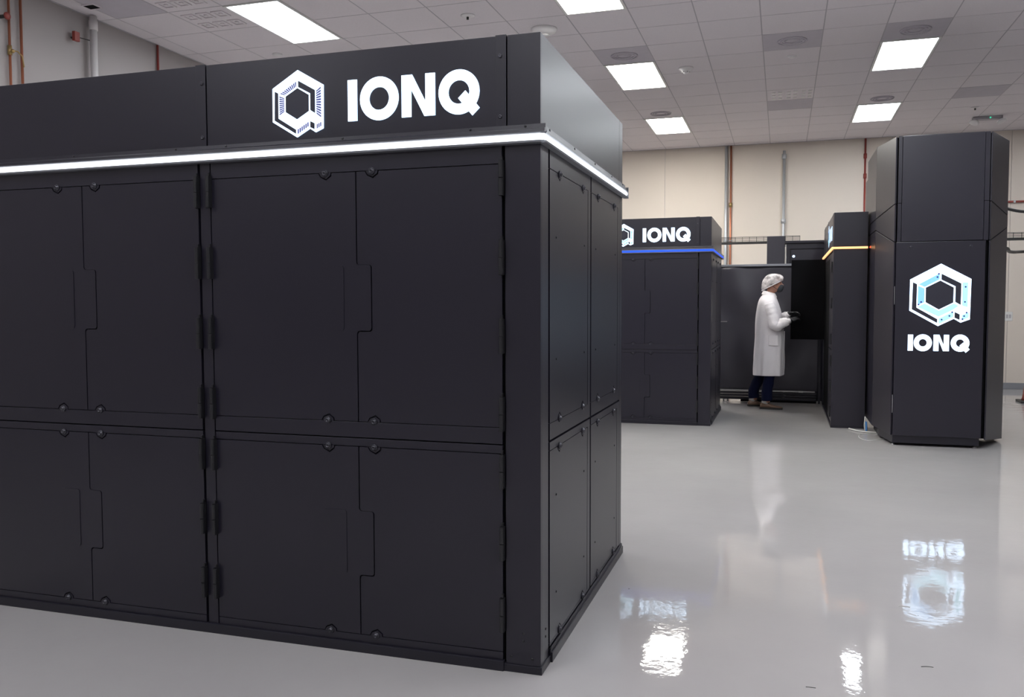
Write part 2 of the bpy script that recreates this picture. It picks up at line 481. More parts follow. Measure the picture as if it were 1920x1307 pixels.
def emblem(parent, c, W, Hh, u, v, n, face, face2, style='plain', dark_m=SIGND, base_m=SIGNW):
    """hexagonal emblem with a tail; c its centre"""
    c, u, v, n = Vector(c), Vector(u), Vector(v), Vector(n)
    def T(pts): return [((x - 540) / 756 * W, (476 - y) / 763 * Hh) for x, y in pts]
    base = MB().prism(T([(165, 285), (545, 95), (918, 285), (910, 775), (798, 815), (715, 768), (522, 858), (162, 668)]), c, u, v, n, 0.005).build('emblem', base_m, parent)
    e = 0.0055
    def add(name, pts, m, d=0.0015, off=e - 0.001):
        return MB().prism(T(pts), c + n * off, u, v, n, d).build(name, m, base)
    add('emblem_recess', [(200, 318), (252, 342), (250, 630), (512, 772), (510, 820), (192, 652)], dark_m)
    add('emblem_recess', [(362, 386), (540, 300), (706, 386), (704, 570), (528, 655), (362, 565)], dark_m)
    add('emblem_recess', [(552, 216), (798, 338), (796, 600), (727, 562), (727, 372), (552, 290)], dark_m)
    add('emblem_recess', [(724, 684), (787, 714), (785, 782), (722, 755)], dark_m)
    faces = [[(272, 345), (530, 212), (530, 286), (348, 378)], [(265, 362), (346, 396), (346, 566), (265, 600)],
             [(812, 325), (880, 325), (880, 625), (812, 610)], [(530, 765), (708, 678), (708, 745), (530, 832)], [(812, 722), (895, 688), (895, 752), (812, 785)]]
    if style == 'hatch':
        def clip(poly, k, horiz):
            pass
        # diagonal hatch bars, one set per face
        def bars(quad, nb, name='emblem_hatch'):
            a, b, c_, d_ = [Vector(q) for q in quad]   # a->b long edge, d->c opposite long edge
            MB().prism(T([(p.x, p.y) for p in (a, b, c_, d_)]), c + n * 0.0045, u, v, n, 0.0010).build('emblem_face', SIGNF, base)
            mb = MB()
            for k in range(nb):
                t0, t1 = (k + 0.20) / nb, (k + 0.72) / nb
                q = [a.lerp(b, t0), a.lerp(b, t1), d_.lerp(c_, min(t1 + 0.0, 1)), d_.lerp(c_, t0)]
                mb.prism(T([(p.x, p.y) for p in q]), c + n * 0.0050, u, v, n, 0.0012)
            mb.build(name, HATCH, base)['kind'] = 'stuff'
        bars([(275, 352), (528, 222), (528, 280), (350, 372)], 9)
        bars([(268, 372), (268, 600), (342, 560), (342, 400)], 9)
        bars([(815, 345), (815, 610), (885, 660), (885, 300)], 11)
        bars([(532, 772), (705, 690), (705, 740), (532, 826)], 6)
        bars([(815, 728), (890, 700), (890, 748), (815, 778)], 3)
    else:
        for k, f in enumerate(faces):
            add('emblem_face', f, face if k < 2 else face2)
        add('emblem_face', [(262, 622), (350, 580), (528, 668), (712, 580), (770, 610), (706, 655), (528, 742)], face2)
        mb = MB()
        for x, y in ((503, 258), (520, 218), (307, 562), (275, 594), (850, 380), (846, 562), (566, 778), (660, 733), (692, 688), (868, 692), (840, 735), (820, 772)):
            p = T([(x, y)])[0]
            mb.prism(circle(p[0], p[1], 0.009 * W / 0.54 * 1.0, 0.009 * W / 0.54, 8), c + n * (e + 0.0004), u, v, n, 0.001)
        mb.build('emblem_rivets', HATCH, base)['kind'] = 'stuff'
    return base

# ------------------------------------------------------------------ the cabinets
def stud_mesh():
    m = MB()
    m.lathe([(0.0145, 0), (0.0145, 0.004), (0.0125, 0.006), (0.0115, 0.0045), (0.0105, 0.0045), (0.0100, 0.009), (0.0070, 0.0115), (0.0045, 0.0115), (0.0035, 0.006), (0.0, 0.006)], (0, 0, 0), (0, -1, 0), 18)
    return m.mesh('fastener', STUD, True)
STUD_ME = stud_mesh()
BOLT_ME = MB().lathe([(0.008, 0), (0.008, 0.003), (0.006, 0.0055), (0.003, 0.006), (0.0025, 0.003), (0, 0.003)], (0, 0, 0), (0, -1, 0), 12).mesh('bolt', STUD, True)
SCREW_ME = MB().lathe([(0.005, 0), (0.005, 0.002), (0.002, 0.003), (0, 0.003)], (0, 0, 0), (0, -1, 0), 8).mesh('screw', BLACKPL, True)
def hinge_mesh():
    m = MB()
    m.box(-0.009, 0.009, -0.020, 0.0, -0.066, 0.066)
    m.tube([(0, -0.020, -0.066), (0, -0.020, -0.002)], 0.0085, 10)
    m.tube([(0, -0.020, 0.001), (0, -0.020, 0.066)], 0.0085, 10)
    m.box(-0.004, 0.004, -0.014, 0.0, 0.066, 0.080)
    return m.mesh('hinge', BLACKPL)
HINGE_ME = hinge_mesh()

def arc(cx, cy, r, a0, a1, k=4):
    return [(cx + r * math.cos(math.radians(a0 + (a1 - a0) * i / k)), cy + r * math.sin(math.radians(a0 + (a1 - a0) * i / k))) for i in range(k + 1)]
NR = 0.030   # half width of the notch cut into a door round a fastener
def notch_down(x, z):     # bite out of a top edge, walking right to left
    return [(x + NR, z), (x + NR * 0.95, z - 0.012), (x + 0.006, z - 0.028), (x - NR * 0.95 + 0.008, z - 0.016), (x - NR, z)]
def notch_up(x, z):       # bite out of a bottom edge, walking left to right
    return [(x - NR, z), (x - NR * 0.95 + 0.008, z + 0.016), (x + 0.006, z + 0.028), (x + NR * 0.95, z + 0.012), (x + NR, z)]

def tab_mesh(flip):
    p = [(x * 0.86, z * 0.86 + 0.002) for x, z in notch_down(0, 0)] 
    if flip: p = [(x, -z) for x, z in p]
    return MB().prism(p, (0, -0.0006, 0), X, Z, Y, 0.010).mesh('mounting_tab', PAINT)
TAB_DN, TAB_UP = tab_mesh(False), tab_mesh(True)

def left_leaf(x0, xc, xj, z0, z1, j0, j1, fx):
    r = 0.012
    p = [(x0, z0)] + notch_up(fx, z0) + [(xc, z0)]
    p += [(xc, j0 - r)] + arc(xc + r, j0 - r, r, 180, 90)[1:] + arc(xj - r, j0 + r, r, -90, 0) + arc(xj - r, j1 - r, r, 0, 90) + arc(xc + r, j1 + r, r, 270, 180) + [(xc, z1)]
    p += notch_down(fx, z1) + [(x0, z1)]
    return p
def right_leaf(xc, x1, xj, z0, z1, j0, j1, fx):
    r = 0.012
    p = [(xc, z0)] + notch_up(fx, z0) + [(x1, z0), (x1, z1)] + notch_down(fx, z1) + [(xc, z1)]
    p += [(xc, j1 + r)] + arc(xc + r, j1 + r, r, 180, 270)[1:] + arc(xj - r, j1 - r, r, 90, 0) + arc(xj - r, j0 + r, r, 0, -90) + arc(xc + r, j0 - r, r, 90, 180)
    return p

def machine(loc, strip, label, emb_style, group, emb_cols=(SIGNB, SIGNC), rz=0):
    """wide cabinet: local origin = front right bottom corner, front in the plane y=0 facing -y, end face x=0 facing +x"""
    t = empty('equipment_cabinet', loc, rz)
    tag(t, label, 'cabinet', group)
    Wd, Dp, Ht = 2.96, 1.71, 2.424
    th = 0.014
    MB().box(-Wd + 0.02, -0.016, 0.016, Dp - 0.004, 0.03, 2.40).build('core', CORE, t)
    MB().box(-Wd, 0.006, -0.006, Dp + 0.006, 0.0, 0.03).build('plinth', PAINT2, t, bevel=0.002)
    MB().box(-Wd, -0.146, -0.012, 0.02, 0.0, 0.040).build('bottom_rail', PAINT2, t, bevel=0.002)
    MB().box(0.0, 0.014, 0.125, Dp, 0.0, 0.040).box(0.0, 0.007, 0.125, Dp, 0.040, 0.055).build('bottom_rail', PAINT2, t, bevel=0.002)
    # corner posts
    MB().box(-0.139, 0.0, 0.0, 0.016, 0.03, 2.02).box(-0.016, 0.0, 0.016, 0.112, 0.03, 2.02).build('corner_post', PAINT, t, bevel=0.0015)
    MB().box(-1.498, -1.449, 0.001, 0.02, 0.03, 2.02).build('middle_post', PAINT, t, bevel=0.0015)
    MB().box(-Wd, -2.812, 0.001, 0.02, 0.03, 2.02).build('corner_post', PAINT, t, bevel=0.0015)
    # front doors
    for b0 in (-1.443, -2.800):
        x0, x1 = b0, b0 + 1.291
        xc, xj = b0 + 0.679, b0 + 0.743
        fl, fR = b0 + 0.541, b0 + 0.749
        MB().box(x0, x1, 0.0, th, 1.951, 2.02).build('top_rail', PAINT, t, bevel=0.001)
        MB().box(x0, x1, 0.0005, th, 0.884, 0.946).build('middle_rail', PAINT, t, bevel=0.001)
        MB().box(x0, x1, 0.001, th, 0.848, 0.879).build('middle_rail', PAINT, t, bevel=0.001)
        MB().box(x0, x1, 0.0005, th, 0.040, 0.071).build('lower_rail', PAINT, t, bevel=0.001)
        for z0, z1, j0, j1, hz in ((0.949, 1.948, 1.315, 1.578, (1.895, 1.597, 1.299, 1.001)), (0.074, 0.845, 0.320, 0.583, (0.781, 0.502, 0.223))):
            dl = MB().prism(left_leaf(x0, xc - 0.002, xj - 0.002, z0, z1, j0, j1, fl), (0, 0.0, 0), X, Z, Y, th).build('door', PAINT, t)
            dr = MB().prism(right_leaf(xc + 0.0025, x1, xj + 0.0025, z0, z1, j0 - 0.004, j1 + 0.001, fR), (0, 0.0005, 0), X, Z, Y, th).build('door', PAINT, t)
            pl_ = [*arc(xc - 0.058 - 0.012, j1 - 0.012, 0.012, 90, 0), *arc(xc - 0.070, j0 + 0.012, 0.012, 0, -90), *arc(xc - 0.152, j0 + 0.012, 0.012, -90, -180), *arc(xc - 0.152, j1 - 0.012, 0.012, 180, 90)]
            MB().prism(pl_, (0, -0.0025, 0), X, Z, Y, 0.004).build('latch_plate', PAINT, dl)
            for z in hz:
                inst('hinge', HINGE_ME, dl, (x0 - 0.004, 0, z))
                inst('hinge', HINGE_ME, dr, (x1 + 0.002, 0, z))
            for z in (z0, z1):
                inst('fastener', STUD_ME, dl, (fl, 0, z))
                inst('fastener', STUD_ME, dr, (fR, 0, z))
                inst('mounting_tab', TAB_DN if z == z1 else TAB_UP, dl, (fl, 0, z))
                inst('mounting_tab', TAB_DN if z == z1 else TAB_UP, dr, (fR, 0, z))
    # end face panels
    for y0, y1, yi, f1, f2 in ((0.134, 0.874, 0.814, 0.285, 0.713), (0.896, 1.640, 1.569, 1.048, 1.464)):
        for z0, z1, zt, zb in ((0.886, 2.02, 1.943, 0.953), (0.060, 0.877, 0.842, 0.073)):
            fr_ = MB()
            fr_.box(-th, 0.0, yi + 0.008, y1, z0, z1)                 # stile
            fr_.box(-th, 0.0, y0, yi + 0.008, zt + 0.003, z1)          # top
            fr_.box(-th, 0.0, y0, yi + 0.008, z0, zb - 0.002)          # bottom
            pf = fr_.build('side_panel', PAINT, t)
            poly = [(y0, zb)] + notch_up(f1, zb) + notch_up(f2, zb) + [(yi, zb), (yi, zt)] + notch_down(f2, zt) + notch_down(f1, zt) + [(y0, zt)]
            MB().prism(poly, (-th, 0, 0), Y, Z, X, th).build('access_plate', PAINT, pf)
            for f in (f1, f2):
                for z in (zt, zb):
                    inst('fastener', STUD_ME, pf, (0.0, f, z), (0, 0, math.pi / 2))
                    inst('mounting_tab', TAB_DN if z == zt else TAB_UP, pf, (0.0, f, z), (0, 0, math.pi / 2))
            if z0 > 0.5:
                hz = [1.686, 1.20]
            else:
                hz = [0.65, 0.25]
            for z in hz:
                inst('screw', SCREW_ME, pf, (0.0, y0 + 0.10, z), (0, 0, math.pi / 2))
                inst('screw', SCREW_ME, pf, (0.0, yi - 0.07, z), (0, 0, math.pi / 2))
    MB().box(-th, 0.0, 1.643, Dp, 0.055, 2.02).build('rear_post', PAINT, t, bevel=0.0015)
    for x, z in ((-0.069, 0.155), (-0.069, 0.125), (-0.118, 0.060), (-0.033, 0.058)):
        inst('screw', SCREW_ME, t, (x, 0, z))
    for z in (0.155, 0.125):
        inst('screw', SCREW_ME, t, (0, 0.07, z), (0, 0, math.pi / 2))
    MB().box(-Wd, 0, Dp - 0.004, Dp, 0.03, 2.02).build('back_panel', PAINT2, t)
    MB().box(-Wd, -Wd + 0.02, 0.0, Dp, 0.03, 2.02).build('end_panel', PAINT2, t)
    # header box
    hd = MB().box(-Wd, -1.459, 0.0, 0.012, 2.085, Ht).build('header_panel', PAINT, t, bevel=0.001)
    MB().box(-1.455, -0.133, 0.0, 0.012, 2.085, Ht).build('header_panel', PAINT, t, bevel=0.001)
    MB().box(-0.129, 0.0, 0.0, 0.012, 2.085, Ht).build('header_panel', PAINT, t, bevel=0.001)
    MB().box(-0.012, 0.0, 0.0125, Dp - 0.1, 2.085, Ht).build('header_panel', PAINT, t, bevel=0.001)
    MB().box(-0.012, 0.0, Dp - 0.098, Dp, 2.085, Ht).build('header_panel', PAINT, t, bevel=0.001)
    MB().box(-Wd, -0.012, 0.012, Dp, Ht - 0.012, Ht - 0.002).build('header_top', PAINT2, t)
    for xa, xb in ((-1.507, -1.459), (-0.175, -0.133)):
        st = MB().box(xa, xb, -0.003, 0.012, 2.082, Ht + 0.003).build('joint_strap', PAINT, t, bevel=0.001)
        xm = (xa + xb) / 2 + (0.006 if xa < -1 else -0.002)
        inst('bolt', BOLT_ME, st, (xm, -0.003, 2.349))
        inst('bolt', BOLT_ME, st, (xm, -0.003, 2.124))
    # ledge under the header: lip, sloped fascia
    mb = MB()
    mb.prism([(0.0, 2.090), (-0.010, 2.088), (-0.012, 2.073), (-0.022, 2.068), (-0.024, 2.056), (0.0, 2.056)], (-Wd, 0, 0), Y, Z, X, Wd + 0.022)
    lg = mb.build('ledge', PAINT, t)
    lg2 = MB().prism([(0.0, 2.090), (0.010, 2.088), (0.012, 2.073), (0.022, 2.068), (0.024, 2.056), (0.0, 2.056)], (0, 0.0, 0), X, Z, Y, Dp + 0.03).build('ledge', PAINT, t)
    for x in (-0.055, -0.273, -0.815, -1.357, -1.607, -2.149, -2.69):
        inst('screw', SCREW_ME, lg, (x, -0.011, 2.081))
    for y in (0.09, 0.504, 0.922, 1.34, 1.66):
        inst('screw', SCREW_ME, lg2, (0.011, y, 2.081), (0, 0, math.pi / 2))
    # light strip: diffuser tube in a channel
    ch = MB()
    ch.prism([(0, 2.056), (-0.024, 2.056), (-0.024, 2.052), (-0.006, 2.050), (-0.006, 2.030), (-0.024, 2.026), (-0.022, 2.019), (0, 2.016)], (-Wd, 0, 0), Y, Z, X, Wd + 0.006)
    ch.build('strip_channel', ALU, t)
    ch = MB()
    ch.prism([(0, 2.056), (0.024, 2.056), (0.024, 2.052), (0.006, 2.050), (0.006, 2.030), (0.024, 2.026), (0.022, 2.019), (0, 2.016)], (0, -0.006, 0), X, Z, Y, Dp + 0.036)
    ch.build('strip_channel', ALU, t)
    prof = lambda s: [(s * 0.006, 2.0515), (s * 0.019, 2.0505), (s * 0.026, 2.044), (s * 0.026, 2.036), (s * 0.019, 2.029), (s * 0.006, 2.0285)]
    for xa, xb in ((-Wd, -1.490), (-1.484, -0.165), (-0.161, 0.018)):
        MB().prism(prof(-1), (xa, 0, 0), Y, Z, X, xb - xa).build('light_strip', strip, t)
    MB().prism(prof(1), (0, -0.018, 0), X, Z, Y, Dp + 0.045).build('light_strip', strip, t)
    MB().box(0.002, 0.03, Dp + 0.027, Dp + 0.034, 2.014, 2.075).build('strip_end_cap', ALU, t)
    # sign
    emblem(t, (-1.0185, 0, 2.2335), 0.234, 0.268, X, Z, -Y, emb_cols[0], emb_cols[1], emb_style)
    letters(t, (-0.793, 0, 2.148), X, Z, -Y)
    return t

m1 = machine((-0.864, 3.111, 0), STRIPW, 'huge black equipment cabinet in the foreground with a white light strip and lit sign', 'hatch', 'wide black cabinets with lit header signs')
m2 = machine((-0.785, 10.177, 0), STRIPB, 'distant wide black equipment cabinet with a blue light strip, left of the person', 'plain', 'wide black cabinets with lit header signs', (SIGNC, SIGNC))

# ------------------------------------------------------------------ slim cabinet with the amber strip
t = empty('slim_cabinet', (0.55, 10.45, 0))
tag(t, 'slim black equipment cabinet with a glowing amber strip between the person and the tall tower', 'cabinet')
Lg, Wd3, H3 = 2.40, 0.360, 2.45
MB().box(0.014, Wd3, 0.0, Lg, 0.0, 2.03).build('body', PAINT, t, bevel=0.002)
MB().box(-0.004, Wd3, -0.004, Lg, 0.0, 0.03).build('plinth', PAINT2, t)
MB().box(0.0, 0.014, 0.0, 0.13, 0.03, 2.03).build('corner_post', PAINT, t, bevel=0.001)
for a, b in ((0.136, 0.80),):
    for z0, z1 in ((0.05, 0.88), (0.89, 1.96)):
        d = MB().box(0.002, 0.014, a, b, z0, z1).build('door', PAINT, t, bevel=0.001)
        for z in (z0 + 0.12, (z0 + z1) / 2, z1 - 0.12):
            MB().box(-0.016, 0.002, a - 0.006, a + 0.010, z - 0.06, z + 0.06).build('hinge', BLACKPL, d)
MB().box(0.008, 0.0139, 0.81, 2.1, 0.05, 1.97).build('open_bay_shade', CORE, t)  # near-black sheet on the solid body; the bay's inner shade is its colour
MB().box(0.0, 0.014, 2.1, Lg, 0.03, 2.03).build('corner_post', PAINT, t)
hd = MB().box(0.0, Wd3, 0.0, Lg, 2.078, H3).build('header', PAINT, t, bevel=0.002)
for y in (1.20, 2.0):
    MB().box(-0.004, 0.0, y, y + 0.05, 2.078, H3 + 0.002).build('joint_strap', PAINT, t)
for y in (0.12,):
    MB().box(-0.0035, 0.0, y, y + 0.045, 2.078, H3 + 0.002).build('joint_strap', PAINT, t)
MB().box(0.0, Wd3, 0.0, Lg, 2.03, 2.078).build('strip_channel', PAINT2, t)
MB().box(-0.022, Wd3, -0.022, -0.001, 2.038, 2.062).build('light_strip', STRIPA, t, bevel=0.005)
MB().box(-0.022, -0.001, 0.0, Lg, 2.038, 2.062).build('light_strip', STRIPA, t, bevel=0.005)
letters(t, (0, 0.86, 2.165), -Y, Z, -X, m=SIGNDIM)
emblem(t, (0, 1.08, 2.255), 0.234, 0.268, -Y, Z, -X, SIGNB, SIGNC, base_m=SIGNDIM)
# upper door leaf standing open towards the person; near-black colour holds its dark reflection
dr = MB().box(-0.435, 0.0, 2.03, 2.05, 0.93, 2.02).build('open_door', CORE, t, bevel=0.002)
MB().box(-0.02, 0.004, 2.05, 2.07, 1.1, 1.2).build('hinge', BLACKPL, dr)
MB().box(-0.02, 0.004, 2.05, 2.07, 1.7, 1.8).build('hinge', BLACKPL, dr)
for x, z in ((-0.018, 1.13), (-0.018, 1.02)):
    pass

# ------------------------------------------------------------------ tower
t = empty('equipment_tower', (0, 0, 0))
tag(t, 'tall black eight-sided tower with a large lit hexagonal emblem on its front', 'tower')
TZ = 3.062
FY = 9.31
oct_ = [(1.075, FY + 0.02), (1.885, FY + 0.02), (2.150, 9.90), (2.150, 10.55), (1.9, 10.9), (1.15, 10.9), (0.962, 10.86), (0.962, 9.875)]
MB().prism([(x, y) for x, y in oct_], (0, 0, 0.10), X, Y, Z, TZ - 0.104).build('core', CORE, t)
MB().prism([(1.07, FY + 0.006), (1.850, FY + 0.006), (1.850, 10.3), (0.99, 10.3), (0.99, 9.80)], (0, 0, 0.028), X, Y, Z, 0.075).build('kick_plate', PAINT2, t)
MB().box(0.948, 1.6, 10.9, 11.28, 0.1, 2.88).build('rear_housing', PAINT, t)
ZA, ZB = 2.408, 2.028     # seams beside the front panel
MB().box(1.113, 1.838, FY - 0.012, FY + 0.01, ZB + 0.003, TZ).build('front_panel', PAINT, t, bevel=0.003)
lowp = MB().box(1.070, 1.862, FY - 0.012, FY + 0.01, 0.104, ZB - 0.003).build('front_panel', PAINT, t, bevel=0.003)
for x in (1.203, 1.735):
    inst('fastener', STUD_ME, lowp, (x, FY - 0.012, 1.973))
for x0, x1 in ((1.077, 1.109), (1.842, 1.884)):
    MB().box(x0, x1, FY - 0.004, FY + 0.012, ZA + 0.003, TZ).build('front_post', PAINT, t)
    MB().box(x0, x1, FY - 0.006, FY + 0.012, ZB + 0.003, ZA - 0.003).build('front_post', PAINT, t)
def wallplate(name, a, b, z0a, z0b, z1a, z1b, th=0.014):
    """plate on the vertical plane from plan point a to plan point b, its ends with their own heights"""
    a, b = Vector((a[0], a[1], 0)), Vector((b[0], b[1], 0))
    d = (b - a).normalized()
    n = d.cross(Z)
    L = (b - a).length
    return MB().prism([(0, z0a), (L, z0b), (L, z1b), (0, z1a)], a, d, Z, n, th).build(name, PAINT, t, bevel=0.002)
g_ = 0.005
# left chamfer (from the back edge to the front edge)
A, B = (0.946, 9.870), (1.066, FY + 0.010)
for za, zb, zc, zd in ((2.315, ZA, TZ, TZ), (2.19 + g_, ZB + g_, 2.315 - 2 * g_, ZA - 2 * g_)):
    wallplate('chamfer_panel', A, B, za, zb, zc, zd)
lp = wallplate('chamfer_panel', A, B, 0.12, 0.104, 2.19 - g_, ZB - g_)
for z in (0.42, 1.5):
    MB().box(1.060, 1.066, FY - 0.012, FY - 0.004, z - 0.09, z + 0.09).build('hinge', STEEL, lp)
A, B = (0.946, 10.86), (0.946, 9.878)
wallplate('side_panel', A, B, 2.315, 2.315, TZ, TZ)
wallplate('side_panel', A, B, 2.19 + g_, 2.19 + g_, 2.315 - 2 * g_, 2.315 - 2 * g_)
sp = wallplate('side_panel', A, B, 0.12, 0.12, 2.19 - g_, 2.19 - g_)
for y, z in ((10.55, 1.86), (10.15, 1.87), (10.45, 0.86), (10.2, 0.83), (10.15, 0.9)):
    inst('screw', SCREW_ME, sp, (0.932, y, z), (0, 0, -math.pi / 2))
# right chamfer and side
A, B = (1.892, FY + 0.010), (2.160, 9.895)
wallplate('chamfer_panel', A, B, ZA, 2.315, TZ, TZ)
wallplate('chamfer_panel', A, B, ZB + g_, 2.19 + g_, ZA - 2 * g_, 2.315 - 2 * g_)
wallplate('chamfer_panel', A, B, 0.090, 0.03, ZB - g_, 2.19 - g_)
A, B = (2.160, 9.90), (2.160, 10.6)
wallplate('side_panel', A, B, 0.03, 0.03, TZ, TZ)
for x, y in ((1.085, FY + 0.06), (1.82, FY + 0.05), (1.10, 10.2), (1.80, 10.2)):
    MB().lathe([(0.020, 0), (0.020, 0.008), (0.009, 0.010), (0.009, 0.03)], (x, y, 0), (0, 0, 1), 12).build('levelling_foot', STEEL, t, smooth=True)
emblem(t, (1.4725, FY - 0.012, 1.503), 0.545, 0.610, X, Z, -Y, SIGNB, SIGNC)
letters(t, (1.193, FY - 0.012, 0.953), X, Z, -Y, 0.99, 0.047)

# the amber strip's red glow on the tower's side, imitated by an emissive sliver
MB().box(0.926, 0.932, 10.36, 10.43, 2.042, 2.058).build('indicator_or_strip_glow', REDGLOW, t)

# ------------------------------------------------------------------ curtained frame behind the person
t = empty('curtained_frame', (-0.16, 12.9, 0))
tag(t, 'low framed black curtain screen behind the person, between the two distant cabinets', 'screen')
mb = MB()
nx, nz = 72, 40
cx0, cx1, cz0, cz1 = -0.80, 0.66, 0.172, 1.955
def wr(u, v):
    x = u * (cx1 - cx0); z = v * 1.8
    a = 0.026 * math.sin(7 * x + 3.1 * z + 0.8 * math.sin(5 * z)) * (0.3 + v * (1 - v) * 3)
    b = 0.020 * math.sin(-5.5 * x + 6.2 * z + 1.3) * (1 - abs(2 * u - 1)) 
    c = 0.035 * math.exp(-((u - 0.18 - 0.25 * (1 - v)) ** 2) * 60)
    return a + b + c
V = [[[mb.bm.verts.new((cx0 + (cx1 - cx0) * i / nx, s_ + -wr(i / nx, j / nz), cz0 + (cz1 - cz0) * j / nz)) for j in range(nz + 1)] for i in range(nx + 1)] for s_ in (0, 0.006)]
for s_ in (0, 1):
    for i in range(nx):
        for j in range(nz):
            mb.bm.faces.new((V[s_][i][j], V[s_][i + 1][j], V[s_][i + 1][j + 1], V[s_][i][j + 1]))
for i in range(nx):
    mb.bm.faces.new((V[0][i][0], V[0][i + 1][0], V[1][i + 1][0], V[1][i][0]))
    mb.bm.faces.new((V[0][i][nz], V[0][i + 1][nz], V[1][i + 1][nz], V[1][i][nz]))
for j in range(nz):
    mb.bm.faces.new((V[0][0][j], V[0][0][j + 1], V[1][0][j + 1], V[1][0][j]))
    mb.bm.faces.new((V[0][nx][j], V[0][nx][j + 1], V[1][nx][j + 1], V[1][nx][j]))
mb.build('curtain', CURT, t, smooth=True)
MB().box(-0.80, 0.68, -0.04, 0.04, 1.955, 1.988).build('top_rail', ALU, t, bevel=0.004)
MB().box(-0.80, 0.62, -0.045, 0.03, 0.158, 0.176).build('bottom_rail', STEEL, t, bevel=0.003)
for z0, z1 in ((0.118, 0.150), (0.080, 0.112), (0.036, 0.074)):
    MB().box(-0.80, 0.64, -0.035, 0.03, z0, z1).build('slat', PAINT2, t, bevel=0.006)
MB().box(-0.40, 0.64, -0.02, 0.03, 0.004, 0.034).build('base_block', CORE, t)
for x in (-0.64, -0.58):
    MB().tube([(x, 0, 0), (x, 0, 0.04)], 0.012, 8).build('foot', STEEL, t)
MB().box(0.40, 0.46, -0.052, -0.045, 0.155, 0.178).build('clip', TRIM, t)
for x in (-0.82, 0.675):
    MB().box(x - 0.015, x + 0.015, -0.03, 0.03, 0.0, 1.99).build('upright', PAINT2, t)
MB().box(-0.69, -0.60, -0.05, -0.032, 1.155, 1.17).build('latch', STEEL, t)

t = tag(empty('black_column', (-0.10, 13.25, 0)), 'black fabric-wrapped column standing behind the curtain screen', 'column')
MB().box(-0.125, 0.128, 0.0, 0.25, 0.0, 2.41).build('shaft', CURT, t, bevel=0.006)
MB().box(-0.135, 0.138, -0.01, 0.26, 0.0, 0.02).build('foot_plate', PAINT2, t)
t = tag(empty('rear_cabinet', (0.05, 13.25, 0)), 'plain black cabinet with a round white lamp behind the curtain screen', 'cabinet')
MB().box(0.0, 0.9, 0.02, 0.8, 0.0, 2.30).build('body', PAINT2, t)
MB().box(0.0, 0.05, 0.0, 0.02, 0.0, 2.30).build('frame_stile', PAINT2, t)
MB().box(0.05, 0.9, 0.0, 0.02, 2.22, 2.30).build('frame_rail', PAINT2, t)
MB().box(0.065, 0.9, 0.006, 0.019, 0.05, 2.205).build('door', PAINT, t)
MB().box(-0.03, 0.93, -0.03, 0.82, 2.30, 2.335).build('top_cap', PAINT2, t, bevel=0.003)
MB().lathe([(0.018, 0), (0.018, 0.008), (0.012, 0.014), (0, 0.015)], (0.10, 0.0, 2.11), (0, -1, 0), 16).build('indicator_lamp', SIGNW, t)
MB().tube([(-0.01, -0.01, 2.28), (-0.015, -0.02, 2.2), (-0.005, -0.015, 2.1), (-0.01, -0.01, 2.0)], 0.006, 8).build('cable', WHITEC, t)

# ladder cable trays
def tray(x0, x1, y, z, label, h=0.08):
    t = tag(empty('cable_tray', ((x0 + x1) / 2, y, z)), label, 'cable tray')
    L = (x1 - x0) / 2
    for yy in (0, 0.25):
        m = MB(); m.box(-L, L, yy - 0.012, yy + 0.012, -0.012, 0.010); m.build('bottom_rail', DARKP, t)
        MB().box(-L, L, yy - 0.004, yy + 0.004, h - 0.004, h + 0.004).build('top_wire', DARKP, t)
        MB().box(-L, L, yy - 0.003, yy + 0.003, h / 2 - 0.003, h / 2 + 0.003).build('middle_wire', DARKP, t)
        n = int((x1 - x0) / 0.102)
        for k in range(0 if yy else n + 1):
            x = -L + 0.003 + k * (2 * L - 0.006) / n
            MB().box(x - 0.003, x + 0.003, yy - 0.0045, yy + 0.0045, 0.01, h).build('rung', DARKP, t)
    return t
tray(-1.75, 0.245, 13.7, 2.36, 'black wire cable tray running behind the curtain screen to the black column')
tray(2.35, 5.5, 13.7, 2.33, 'black wire cable tray to the right of the tall tower')
# posts that carry the trays
for x, y, lab in ((-1.70, 13.82, 'thin black post holding the cable tray behind the blue strip cabinet'), (5.4, 13.82, 'thin black post holding the right cable tray'), (2.45, 13.82, 'thin black post holding the cable tray behind the tall tower')):
    t = tag(empty('tray_post', (x, y, 0)), lab, 'post')
    zt = 2.346 if x < 0 else 2.316
    MB().box(-0.02, 0.02, -0.02, 0.02, 0.0, zt).build('shaft', DARKP, t)
    MB().box(-0.06, 0.06, -0.06, 0.06, 0.0, 0.01).build('foot_plate', DARKP, t)
    MB().box(-0.02, 0.02, -0.15, 0.16, zt - 0.02, zt + 0.0015).build('cross_arm', DARKP, t)

